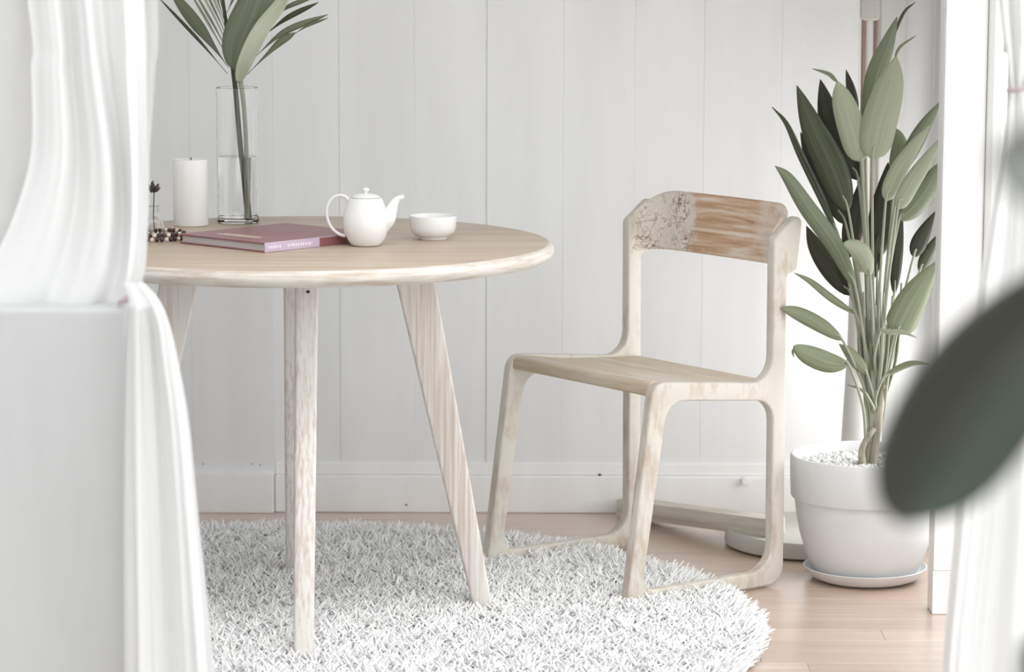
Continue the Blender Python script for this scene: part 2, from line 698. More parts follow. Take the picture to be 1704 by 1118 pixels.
# back wall: slab plus vertical boards
wall = obj('wall_back', bm_box(-2.6, 1.09, YW + 0.012, YW + 0.16, -0.1, 2.7), WALL)
tag(wall, 'white painted vertical board wall at the back of the room', None, kind='structure')
xs = [-1.9, -1.76, -1.59, -1.42, -1.25, -1.08, -0.91, -0.739, -0.549]
for a, b_ in zip(xs[:-1], xs[1:]):
    obj('plank', bm_box(a + 0.0001, b_ - 0.0001, YW - 0.012, YW + 0.014, 0.0, 2.6, 0.0005, 1), WALL, wall)
xs = [-0.549, -0.397, -0.225, -0.059, 0.116, 0.279, 0.437, 0.614, 0.790, 0.956, 1.09]
for i, (a, b_) in enumerate(zip(xs[:-1], xs[1:])):
    dy = random.uniform(-0.0015, 0.0015)
    obj('plank', bm_box(a + 0.0001, b_ - 0.0001, YW + dy, YW + 0.014, 0.115, 2.6, 0.0005, 1), WALL, wall)

base = obj('baseboard_back', bm_box(-0.549, 0.96, YW - 0.018, YW + 0.014, 0.0, 0.088, 0.004, 2), TRIM)
tag(base, 'white painted baseboard with scuffs along the boarded back wall', None, kind='structure')
obj('moulding', bm_box(-0.549, 0.96, YW - 0.008, YW + 0.014, 0.088, 0.116, 0.003, 2), TRIM, base)
base2 = obj('baseboard_left', bm_box(-1.895, -0.552, YW - 0.030, YW - 0.010, 0.0, 0.094, 0.003, 2), TRIM)
tag(base2, 'white baseboard of the raised wall section left of the table', None, kind='structure')
for (px, py, r) in ((998, 790, 0.0042), (945, 377, 0.003), (1084, 796, 0.003), (338, 772, 0.002), (420, 772, 0.002), (433, 774, 0.002), (676, 840, 0.003)):
    Y = YW - 0.018 if py > 779 else (YW - 0.012 if px < 450 else YW)
    c = at(px, py, Y)
    b = bmesh.new()
    bmesh.ops.create_uvsphere(b, u_segments=10, v_segments=6, radius=r)
    for v in b.verts:
        v.co = Vector((v.co.x, v.co.y * 0.35, v.co.z * 0.7)) + c
    o = obj('nail_head', b, BLACK, base if py > 779 else wall)
# screw stub in the baseboard
c = at(1240, 799, YW - 0.018)
b = tube([c, c + Vector((0, -0.012, 0))], 0.008, 14, 3)
obj('screw_cap', b, TRIM, base)

# trim board and corner on the right of the back wall
t1 = obj('trim_1', bm_box(0.835, 0.893, YW - 0.026, YW - 0.0005, 0.1, 2.6, 0.004, 2), GREYTRIM)
tag(t1, 'grey white vertical trim board on the wall behind the plant', None, kind='structure')

# right wall with a window beside the plant
wr = obj('wall_right', bm_box(0.965, 1.09, 6.78, YW + 0.02, 0.0, 2.6), WALL)
tag(wr, 'white side wall around the window to the right of the plant', None, kind='structure')
obj('sill_wall', bm_box(0.965, 1.09, 5.96, 6.78, 0.0, 0.10), WALL, wr)
obj('lintel_wall', bm_box(0.965, 1.09, 5.96, 6.78, 1.15, 2.6), WALL, wr)
win = obj('window_1', bm_box(0.99, 1.03, 5.97, 6.77, 0.105, 0.145, 0.004, 1), TRIM)
tag(win, 'white framed window in the side wall right of the plant', None, kind='structure')
obj('window_frame', bm_box(0.99, 1.03, 5.97, 6.77, 1.105, 1.145, 0.004, 1), TRIM, win)
obj('window_frame', bm_box(0.99, 1.03, 5.97, 6.01, 0.145, 1.105, 0.004, 1), TRIM, win)
obj('window_frame', bm_box(0.99, 1.03, 6.73, 6.77, 0.145, 1.105, 0.004, 1), TRIM, win)

# corner post with plinth
post = obj('trim_2', bm_box(0.838, 0.955, 5.85, 5.905, 0.0, 2.6, 0.004, 2), TRIM)
tag(post, 'white painted door post with plinth at the right edge of the room', None, kind='structure')
obj('plinth', bm_box(0.838, 0.958, 5.836, 5.852, 0.0, 0.088, 0.003, 2), TRIM, post)
obj('casing', bm_box(0.839, 0.922, 5.838, 5.852, 0.088, 2.6, 0.004, 2), TRIM, post)
obj('casing', bm_box(0.922, 0.936, 5.832, 5.852, 0.088, 2.6, 0.003, 2), GREYTRIM, post)

wl = obj('wall_left', bm_box(-2.02, -1.9, -1.6, YW + 0.1, -0.13, 2.6), WALL)
tag(wl, 'white side wall left of the table, out of the picture', None, kind='structure')
ce = obj('ceiling', bm_box(-2.6, 1.6, 4.75, 7.02, 2.6, 2.72), CEIL)
obj('sky_blocker', bm_box(-2.6, 1.6, -0.6, 3.65, 2.6, 2.72), CEIL, ce)  # unseen slab added to cut sky light on the half wall and curtains
tag(ce, 'white ceiling of the porch room', None, kind='structure')

# half wall on the left that the curtain lies on
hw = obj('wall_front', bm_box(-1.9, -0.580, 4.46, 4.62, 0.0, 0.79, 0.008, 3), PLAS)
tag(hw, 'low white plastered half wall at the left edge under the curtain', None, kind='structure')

gr = obj('ground', bm_box(-30, 30, -20, 30, -0.3, -0.13), TERRA)
tag(gr, 'pale concrete ground outside the room', None, kind='structure')
po = obj('trim_3', bm_box(1.42, 1.54, 4.24, 4.36, -0.13, 2.6, 0.005, 2), TRIM)
tag(po, 'white porch corner post outside the right edge of the picture', None, kind='structure')

# ================================================================== RUG
RC, RR = (-0.45, 5.665), 0.945
rug = thing('shag_rug', 'round white shaggy rug under the table and chair', 'rug', (RC[0], RC[1], 0))
obj('backing', lathe([(0, 0.0005), (RR - 0.03, 0.0005), (RR - 0.025, 0.008), (0, 0.008)], 96), RUGB, rug)


def make_pile(N):
    pts = []
    while len(pts) < N:
        q = rng.uniform(-1, 1, (N, 2)) * RR
        r = np.hypot(q[:, 0], q[:, 1])
        q = q[(r < RR - 0.012) & (q[:, 1] > -0.62)]
        q = q[rng.random(len(q)) < np.where(q[:, 0] < -0.45, 0.25, 1.0)]
        pts.extend(q.tolist())
    P = np.array(pts[:N])
    L = rng.uniform(0.020, 0.036, N)
    az = rng.uniform(0, 2 * np.pi, N)
    lean = rng.uniform(0.5, 1.35, N)
    r = np.hypot(P[:, 0], P[:, 1])
    # clumps of yarn lean together
    cl = np.sin(P[:, 0] * 60 + np.sin(P[:, 1] * 45) * 2) + np.cos(P[:, 1] * 70 + P[:, 0] * 25)
    az = az * 0.45 + cl * 2.2
    out = r > RR - 0.05
    az[out] = np.arctan2(P[out, 1], P[out, 0]) + rng.normal(0, 0.6, out.sum())
    lean[out] = rng.uniform(0.5, 1.15, out.sum())
    d1 = np.stack([np.cos(az) * np.sin(lean * 0.5), np.sin(az) * np.sin(lean * 0.5), np.cos(lean * 0.5)], 1)
    d2 = np.stack([np.cos(az) * np.sin(lean * 1.2), np.sin(az) * np.sin(lean * 1.2), np.cos(lean * 1.2)], 1)
    B = np.concatenate([P, np.full((N, 1), 0.004)], 1)
    M = B + d1 * (L * 0.55)[:, None]
    T = M + d2 * (L * 0.55)[:, None]
    rad = rng.uniform(0.0023, 0.0038, N)
    V = np.zeros((N, 9, 3))
    ph = rng.uniform(0, 6.28, N)
    for k in range(3):
        a = ph + k * 2.0944
        o = np.stack([np.cos(a), np.sin(a), 0 * a], 1)
        V[:, k] = B + o * (rad * 0.8)[:, None]
        V[:, 3 + k] = M + o * (rad * 1.15)[:, None]
        V[:, 6 + k] = T + o * (rad * 0.55)[:, None]
    V[:, :, 2] = np.maximum(V[:, :, 2], 0.002)
    fb = []
    for s in (0, 3):
        for k in range(3):
            fb.append([s + k, s + (k + 1) % 3, s + 3 + (k + 1) % 3, s + 3 + k])
    F4 = (np.array(fb)[None] + (np.arange(N) * 9)[:, None, None]).reshape(-1, 4)
    F3 = (np.array([[6, 7, 8]])[None] + (np.arange(N) * 9)[:, None, None]).reshape(-1, 3)
    me = bpy.data.meshes.new('pile')
    nv, n4, n3 = N * 9, len(F4), len(F3)
    me.vertices.add(nv)
    me.vertices.foreach_set('co', V.reshape(-1))
    me.loops.add(n4 * 4 + n3 * 3)
    me.loops.foreach_set('vertex_index', np.concatenate([F4.reshape(-1), F3.reshape(-1)]))
    me.polygons.add(n4 + n3)
    me.polygons.foreach_set('loop_start', np.concatenate([np.arange(n4) * 4, n4 * 4 + np.arange(n3) * 3]))
    me.polygons.foreach_set('use_smooth', np.ones(n4 + n3, dtype=bool))
    me.update(calc_edges=True)
    me.validate()
    return me


pile = obj('pile', make_pile(68000), SHAG, rug)
pile['kind'] = 'stuff'

# ================================================================== TABLE
TC, TR, TZ = (-0.417, 5.779), 0.498, 0.75
TROT = 0.10
table = thing('round_table', 'round bleached wood table with four splayed whitewashed legs on the shaggy rug', 'table', (TC[0], TC[1], 0), 0)
top_p = [(0, TZ - 0.032), (TR - 0.02, TZ - 0.032), (TR - 0.012, TZ - 0.031), (TR - 0.002, TZ - 0.022), (TR, TZ - 0.016), (TR, TZ - 0.012), (TR - 0.004, TZ - 0.004), (TR - 0.010, TZ - 0.0008), (TR - 0.014, TZ), (0, TZ)]
b = lathe(top_p, 160)
me_top = bpy.data.meshes.new('table_top')
b.to_mesh(me_top)
b.free()
me_top.materials.append(TOPW)
me_top.materials.append(RIMW)
for p in me_top.polygons:
    c = p.center
    if not (p.normal.z > 0.9 and c.z > TZ - 0.0015):
        p.material_index = 1
smooth(obj('table_top', me_top, None, table), 35)
for k in range(4):
    a = TROT + k * PI / 2
    b = bmesh.new()
    # radial inner / outer at top and bottom, half thickness
    ri0, ro0, ri1, ro1, th, zt = 0.180, 0.258, 0.345, 0.383, 0.0212, TZ - 0.031
    vs = []
    for (ri, ro, z, tt) in ((ri1, ro1, 0.0095, th * 0.86), (ri0, ro0, zt, th)):
        vs.append([b.verts.new((r_, s_ * tt, z)) for (r_, s_) in ((ri, -1), (ro, -1), (ro, 1), (ri, 1))])
    b.faces.new(vs[0][::-1])
    b.faces.new(vs[1])
    for j in range(4):
        b.faces.new([vs[0][j], vs[0][(j + 1) % 4], vs[1][(j + 1) % 4], vs[1][j]])
    bmesh.ops.bevel(b, geom=[e for e in b.edges], offset=0.0055, segments=3, profile=0.5, affect='EDGES')
    bmesh.ops.recalc_face_normals(b, faces=b.faces[:])
    if k == 3:
        for v in b.verts:
            v.co.y += -0.004 + 0.015 * v.co.z / 0.72
    o = smooth(obj('leg', b, LEG, table), 50)
    o.rotation_euler = (0, 0, a)
    if k == 3:
        # knot hole near the head of the front leg
        bb = bmesh.new()
        bmesh.ops.create_uvsphere(bb, u_segments=10, v_segments=6, radius=0.005)
        for v in bb.verts:
            v.co = Vector((0.2638, v.co.y * 0.8 + 0.012, v.co.z * 0.6 + 0.684)) + Vector((v.co.x * 0.5, 0, 0))
        obj('knot', bb, BLACK, o)

# ================================================================== CHAIR
CTH = math.radians(36.7)
chair = thing('dining_chair', 'bleached wooden chair with open loop sides and a brown worn back', 'chair', (0.136, 6.086, 0), CTH)
outer = arc_poly([(-0.067, 0.004, 0.006), (-0.002, 0.4585, 0.032), (0.313, 0.4285, 0.05), (0.312, 0.724, 0.014), (0.392, 0.784, 0.014), (0.375, 0.657, 0.012), (0.348, 0.650, 0.012), (0.352, 0.004, 0.04)])
hole = arc_poly([(-0.026, 0.036, 0.03), (0.036, 0.417, 0.045), (0.316, 0.391, 0.045), (0.318, 0.036, 0.055)])
for sgn in (-1, 1):
    yb = sgn * 0.236
    b = plate(outer, [hole], 0.024, 0.0045, lambda u, v, q, yb=yb: (u, yb - q, v))
    smooth(obj('side_frame', b, CHAIRW, chair), 40)
# seat: bent board between the frames
sp = arc_poly([(0.002, 0.4575, 0.022), (0.14, 0.438, 0.3), (0.345, 0.4255, 0.004), (0.345, 0.404, 0.004), (0.14, 0.412, 0.3), (0.02, 0.428, 0.012), (-0.001, 0.425, 0.006)])
b = plate(sp, [], 0.450, 0.002, lambda u, v, q: (u, -q, v))
smooth(obj('seat', b, SEATW, chair), 40)
# backrest: leaning board bowed backwards
b = bmesh.new()
NB = 56
prof = [(-0.011, 0.667), (-0.004, 0.662), (0.009, 0.664), (0.026, 0.782), (0.022, 0.788), (0.012, 0.789), (0.003, 0.782)]
rings = []
for i in range(NB + 1):
    t = math.sin((i / NB * 2 - 1) * PI / 2)
    q = max(0.0, (abs(t) - 0.70) / 0.30) * 0.050
    dl = 0.050 - math.sqrt(max(0.0, 0.050 ** 2 - q * q))      # the ends sweep forward into the side plates
    off = 0.384 - 0.010 * t * t - dl
    rings.append([b.verts.new((off + a_, t * 0.2245, z_ - (dl * 0.82 if z_ > 0.7 else -dl * -0.12))) for a_, z_ in prof])
for A, B in zip(rings[:-1], rings[1:]):
    for k in range(len(prof)):
        b.faces.new([A[k], A[(k + 1) % len(prof)], B[(k + 1) % len(prof)], B[k]])
b.faces.new(rings[0][::-1])
b.faces.new(rings[-1])
bmesh.ops.recalc_face_normals(b, faces=b.faces[:])
smooth(obj('backrest', b, BACKW, chair), 45)['label'] = 'brown worn board with cracked white paint at one end'

# ================================================================== ON THE TABLE
# teapot
tp = Vector((-0.280, 5.702, TZ))
pot = thing('teapot', 'white porcelain teapot with loop handle beside the mauve book', 'teapot', tp)
prof = [(0, 0.001), (0.026, 0.001), (0.029, 0.003), (0.034, 0.010), (0.0405, 0.022), (0.0445, 0.038), (0.0448, 0.052), (0.0425, 0.068), (0.0385, 0.082), (0.0335, 0.094), (0.0315, 0.0985), (0.0285, 0.0995), (0.027, 0.0985), (0, 0.0975)]
smooth(obj('body', lathe(prof, 64), PORC, pot), 60)
lid = smooth(obj('lid', lathe([(0, 0.098), (0.0272, 0.0995), (0.0285, 0.1005), (0.027, 0.1025), (0.018, 0.1065), (0.008, 0.1082), (0, 0.1085)], 48), PORC, pot), 60)
smooth(obj('knob', lathe([(0, 0.107), (0.0035, 0.108), (0.003, 0.1105), (0.0055, 0.1125), (0.0068, 0.1155), (0.0055, 0.1185), (0.0025, 0.1198), (0, 0.12)], 24), PORC, lid), 60)
V = Vector
hd = tube([V((-0.0335, 0, 0.093)), V((-0.040, 0, 0.1005)), V((-0.052, 0, 0.103)), V((-0.066, 0, 0.096)), V((-0.0755, 0, 0.078)), V((-0.0755, 0, 0.056)), V((-0.067, 0, 0.036)), V((-0.053, 0, 0.0235)), V((-0.040, 0, 0.0195))], [0.0036, 0.0034, 0.0032, 0.0032, 0.0032, 0.0032, 0.0032, 0.0034, 0.0038], 12, 60)
smooth(obj('handle', hd, PORC, pot), 60)
spt = tube([V((0.030, 0, 0.042)), V((0.042, 0, 0.056)), V((0.049, 0, 0.072)), V((0.056, 0, 0.089)), V((0.064, 0, 0.0985)), V((0.0745, 0, 0.1015))], [0.018, 0.0165, 0.0125, 0.0088, 0.0062, 0.0048], 20, 40)
smooth(obj('spout', spt, PORC, pot), 60)
pot.rotation_euler = (0, 0, math.radians(-6))
pot.scale = (0.985, 0.985, 0.93)
# cup
cp = thing('tea_cup', 'small white porcelain cup without handle on the table right of the teapot', 'cup', (-0.155, 5.825, TZ))
prof = [(0, 0.004), (0.024, 0.004), (0.024, 0.0005), (0.0275, 0.0005), (0.0285, 0.005), (0.036, 0.008), (0.0425, 0.015), (0.0455, 0.025), (0.0465, 0.045), (0.0462, 0.0463), (0.0452, 0.0463), (0.0442, 0.045), (0.043, 0.026), (0.039, 0.016), (0.030, 0.010), (0, 0.009)]
smooth(obj('bowl', lathe(prof, 64), PORC, cp), 50)

# book
bk = thing('hardback_book', 'closed mauve hardback book with pale spine lying flat beside the teapot', 'book', (-0.462, 5.573, TZ), math.radians(48))
# local x along the spine, y towards the left corner
BX, BY, BT = 0.282, 0.240, 0.0185
obj('cover', bm_box(0.0, BX, 0.003, BY, BT - 0.0028, BT, 0.0007, 1), COVER, bk)
obj('cover', bm_box(0.0, BX, 0.003, BY, 0.0004, 0.0032, 0.0007, 1), COVER, bk)
pg = obj('pages', bm_box(0.004, BX - 0.004, 0.004, BY - 0.005, 0.0031, BT - 0.0027), PAGES, bk)
spn = obj('spine', bm_box(0.0, BX, 0.0, 0.0032, 0.0004, BT, 0.001, 2), SPINE, bk)
obj('spine_label', bm_box(0.142, BX - 0.001, -0.0004, 0.001, 0.001, BT - 0.001), COVER, spn)['label'] = 'dark plum end of the spine'


def scribble(name, x0, x1, y0, y1, z, mat, parent, vertical=False):
    b = bmesh.new()
    x = x0
    while x < x1:
        ww = random.uniform(0.0018, 0.0045)
        ya = y0 + random.uniform(0, 0.25) * (y1 - y0)
        yb = y1 - random.uniform(0, 0.25) * (y1 - y0)
        if vertical:
            bm_box(x, min(x + ww, x1), z, z + 0.0006, ya, yb, bm=b)
        else:
            bm_box(x, min(x + ww, x1), ya, yb, z - 0.0004, z + 0.0002, bm=b)
        x += ww + random.uniform(0.0008, 0.003)
    return obj(name, b, mat, parent)


# the worn, unreadable lines of print
t_ = scribble('cover_print', 0.046, 0.072, 0.060, 0.195, BT, INK_C, bk)
scribble('spine_print', 0.008, 0.040, 0.006, 0.013, -0.0006, INK_W, spn, True)
scribble('spine_print', 0.058, 0.122, 0.006, 0.013, -0.0006, INK_W, spn, True)

# candle
cd = thing('pillar_candle', 'thick white pillar candle at the back left of the table', 'candle', (-0.654, 6.07, TZ))
smooth(obj('wax', lathe([(0, 0.0005), (0.0345, 0.0005), (0.0355, 0.002), (0.0355, 0.131), (0.0345, 0.1345), (0.032, 0.135), (0.026, 0.132), (0, 0.130)], 48), WAX, cd), 40)
obj('wick', tube([V((0, 0, 0.129)), V((0.001, 0, 0.134)), V((0.003, 0, 0.138))], 0.0011, 8), BLACK, cd)

# tall glass vase, water inside
VX, VY = -0.563, 6.13
vs_ = thing('glass_vase', 'tall clear glass cylinder vase half filled with water behind the book', 'vase', (VX, VY, TZ))
ro, hh = 0.043, 0.277
smooth(obj('glass', lathe([(0, 0.0006), (ro - 0.002, 0.0006), (ro, 0.003), (ro, hh - 0.001), (ro - 0.001, hh), (ro - 0.002, hh - 0.001), (ro - 0.0025, 0.012), (ro - 0.006, 0.010), (0, 0.009)], 96), GLASS, vs_), 30)
smooth(obj('water', lathe([(0, 0.0098), (ro - 0.0062, 0.0106), (ro - 0.0027, 0.0124), (ro - 0.0027, 0.136), (0, 0.1352)], 96), WATER, vs_), 30)

# palm frond in the vase
pf = thing('palm_frond', 'green palm frond with narrow leaflets standing in the glass vase', 'foliage', (VX, VY, TZ + 0.012))
inv = Matrix.Translation(-pf.location)


def local(bm, M):
    bm.transform(M)
    return bm


YV = VY
rach = [at(410, 366, YV - 0.002), at(405, 300, YV), at(398, 220, YV), at(391, 140, YV + 0.01), at(384, 90, YV + 0.015), at(375, 30, YV + 0.025), at(366, -40, YV + 0.04), at(352, -180, YV + 0.06), at(335, -330, YV + 0.07)]
smooth(obj('stem', local(tube(rach, [0.0056, 0.0056, 0.0054, 0.0052, 0.0046, 0.0038, 0.003, 0.0022, 0.001], 12, 60), inv), L_DARK, pf), 60)
left_l = [((378, 122), (330, 66), (262, -6), 0.0075, 0.2, L_DARK, 0.1), ((380, 112), (334, 48), (280, -22), 0.028, 0.24, L_MID, 0.3),
          ((381, 100), (350, 44), (312, -20), 0.0065, -0.02, L_PALE, 0.6), ((380, 88), (354, 38), (320, -20), 0.0060, -0.03, L_MID, 0.6),
          ((379, 75), (357, 28), (328, -25), 0.0055, -0.03, L_PALE, 0.6), ((378, 62), (358, 18), (335, -30), 0.0055, -0.03, L_MID, 0.6),
          ((376, 50), (361, 10), (341, -35), 0.0055, -0.03, L_PALE, 0.6), ((374, 36), (361, -4), (346, -50), 0.0055, -0.03, L_MID, 0.6),
          ((372, 20), (358, -30), (335, -100), 0.010, -0.03, L_DARK, 0.8), ((368, -20), (345, -90), (310, -170), 0.012, 0.03, L_MID, 0.6),
          ((362, -80), (330, -150), (290, -230), 0.012, 0.03, L_DARK, 0.6), ((355, -150), (325, -220), (290, -300), 0.011, 0.03, L_MID, 0.6)]
right_l = [((411, 124), (462, 74), (492, 54), 0.0155, -0.02, L_MID, 0.2), ((486, 59), (512, 43), (546, 30), 0.0060, -0.04, L_MID, 0.3),
           ((421, 98), (472, 54), (546, 24), 0.0135, -0.03, L_MID, 0.2), ((436, 62), (478, 30), (530, 4), 0.0115, -0.03, L_DARK, 0.2),
           ((452, 30), (482, 10), (530, -8), 0.0100, -0.02, L_MID, 0.2),
           ((376, 24), (388, -2), (402, -40), 0.0065, 0.05, L_MID, 0.3), ((379, 38), (393, 12), (412, -30), 0.0065, 0.05, L_DARK, 0.3),
           ((381, 58), (391, 40), (408, 5), 0.0050, 0.05, L_MID, 0.4), ((382, 72), (390, 52), (400, 30), 0.0045, 0.05, L_DARK, 0.4),
           ((372, 0), (400, -60), (440, -130), 0.012, 0.02, L_DARK, 0.4), ((365, -60), (400, -130), (450, -190), 0.012, 0.02, L_MID, 0.4),
           ((358, -120), (395, -200), (440, -270), 0.012, 0.02, L_DARK, 0.4)]
for (a_, m_, e_, wd, dY, mt, roll) in left_l + right_l:
    # each leaflet springs from the stem and widens outwards
    bp = leaf_bm([at(*a_, YV + 0.012), at(*m_, YV + dY * 0.6 + 0.01), at(*e_, YV + dY + 0.01)], wd, roll, 0.12, 22, 3, 'leaflet', 0.0004)
    obj('leaflet', local(bp, inv), mt, pf)

# broad leaf in the same vase
bl = thing('broad_leaf', 'broad green leaf with a curled pale edge standing in the glass vase', 'foliage', (VX, VY, TZ + 0.012))
invb = Matrix.Translation(-bl.location)
smooth(obj('stalk', local(tube([at(408, 364, YV - 0.006), at(410, 260, YV - 0.008), at(406, 180, YV - 0.011), at(400, 128, YV - 0.012), at(401, 100, YV - 0.013)], [0.0048, 0.0046, 0.0046, 0.005, 0.004], 12, 40), invb), L_STEM, bl), 60)
bp = leaf_bm([at(390, 118, YV - 0.006), at(402, 70, YV + 0.0), at(425, 15, YV + 0.01), at(445, -50, YV + 0.03), at(460, -150, YV + 0.05)], 0.088, 0.15, 0.10, 24, 7, 'lance', 0.0006)
obj('blade', local(bp, invb), L_MID, bl)
bp = leaf_bm([at(396, 138, YV - 0.016), at(403, 112, YV - 0.024), at(418, 78, YV - 0.026), at(437, 44, YV - 0.022), at(468, 2, YV - 0.01), at(486, -40, YV + 0.0)], 0.034, 0.1, -0.35, 26, 7, 'oval', 0.0006, wave=0.18)
o = obj('curled_edge', local(bp, invb), L_CURL, bl)
o['label'] = 'pale underside of the rolled leaf edge'

# little bottle with a dried flower, bead bracelet around it
bt = thing('glass_bottle', 'tiny round glass bottle near the curtain at the left end of the table', 'bottle', (-0.700, 5.83, TZ))
smooth(obj('glass', lathe([(0, 0.0006), (0.013, 0.0006), (0.018, 0.006), (0.0205, 0.016), (0.019, 0.026), (0.013, 0.036), (0.0092, 0.043), (0.0088, 0.060), (0.0105, 0.0625), (0.0095, 0.0632), (0.0075, 0.060), (0.0078, 0.043), (0.0115, 0.035), (0.0172, 0.026), (0.0187, 0.016), (0.0165, 0.0075), (0, 0.004)], 32), GLASS, bt), 60)
fl = thing('dried_flower', 'dark dried flower stuck in the tiny glass bottle', 'flower', (-0.700, 5.83, TZ + 0.006))
obj('stem', tube([V((0.002, 0, 0)), V((-0.001, 0, 0.035)), V((0.001, 0, 0.088))], 0.0011, 8), DRYF, fl)
for k in range(7):
    a = k * 0.9
    p0 = V((0.001, 0, 0.084))
    p2 = p0 + V((math.cos(a) * 0.012, math.sin(a) * 0.012, 0.010 + 0.006 * (k % 3)))
    obj('petal', leaf_bm([p0, p0.lerp(p2, 0.5) + V((0, 0, -0.002)), p2], 0.009, k * 0.7, 0.2, 8, 3, 'oval', 0.0004), DRYF, fl)
br = thing('bead_bracelet', 'brown and cream bead bracelet lying around the tiny bottle', 'bracelet', (-0.690, 5.80, TZ))
nb = 34
sph = {}
for nm, mt in (('d', BROWNB), ('c', CREAMB)):
    b = bmesh.new()
    bmesh.ops.create_icosphere(b, subdivisions=2, radius=0.0046)
    me = bpy.data.meshes.new('bead')
    b.to_mesh(me)
    b.free()
    me.materials.append(mt)
    me.polygons.foreach_set('use_smooth', [True] * len(me.polygons))
    sph[nm] = me
for ly in range(2):
    for k in range(nb):
        a = (k + 0.5 * ly) / nb * 2 * PI
        obj('bead', sph['d' if (k % 3 != 1) else 'c'], None, br, (0.0505 * math.cos(a), 0.0505 * math.sin(a), 0.0047 + 0.0085 * ly))

# ================================================================== PLANT
PX, PY = 0.742, 6.16
pl = thing('potted_plant', 'tall leafy green plant in a round white pot beside the chair', 'plant', (PX, PY, 0))
sau = smooth(obj('saucer', lathe([(0, 0.001), (0.095, 0.001), (0.112, 0.008), (0.126, 0.024), (0.129, 0.029), (0.127, 0.030), (0.122, 0.024), (0.108, 0.011), (0, 0.010)], 72), POTW, pl), 45)
prof = [(0, 0.012), (0.100, 0.012), (0.110, 0.022), (0.126, 0.060), (0.138, 0.100), (0.146, 0.140), (0.150, 0.172), (0.1505, 0.176), (0.1565, 0.177), (0.158, 0.180), (0.160, 0.225), (0.160, 0.262), (0.158, 0.266), (0.154, 0.266), (0.151, 0.262), (0.150, 0.235), (0, 0.235)]
smooth(obj('pot', lathe(prof, 96), POTW, pl), 35)
b = bmesh.new()
tmpl = bmesh.new()
bmesh.ops.create_icosphere(tmpl, subdivisions=1, radius=1)
tv = [v.co.copy() for v in tmpl.verts]
tf = [[v.index for v in f.verts] for f in tmpl.faces]
tmpl.free()
for i in range(1300):
    r = 0.147 * math.sqrt(random.random())
    a = random.uniform(0, 2 * PI)
    s = random.uniform(0.0035, 0.006)
    c = V((r * math.cos(a), r * math.sin(a), 0.238 + random.uniform(0, 0.006) + 0.006 * (1 - r / 0.15)))
    vv = [b.verts.new(c + V((q.x * s * random.uniform(0.8, 1.2), q.y * s, q.z * s * 0.8))) for q in tv]
    for f in tf:
        b.faces.new([vv[j] for j in f])
o = smooth(obj('gravel', b, GRAVEL, pl), 60)
o['kind'] = 'stuff'
invp = Matrix.Translation(-pl.location)


def pat(q, dY=0.0):
    return at(q[0], q[1], PY + dY)


# woody base with a few aerial roots
for i, (pth, rr_) in enumerate([
    ([(1440, 778), (1446, 735), (1456, 690), (1462, 655), (1464, 635)], [0.014, 0.011, 0.0115, 0.009, 0.007]),
    ([(1452, 776), (1458, 735), (1462, 700), (1468, 660), (1470, 640)], [0.010, 0.008, 0.008, 0.007, 0.006]),
    ([(1436, 772), (1434, 750), (1444, 728), (1456, 712)], [0.008, 0.007, 0.007, 0.006])]):
    smooth(obj('trunk', local(tube([pat(q, [0.0, -0.012, -0.016][i]) for q in pth], rr_, 12, 30), invp), BARK, pl), 60)

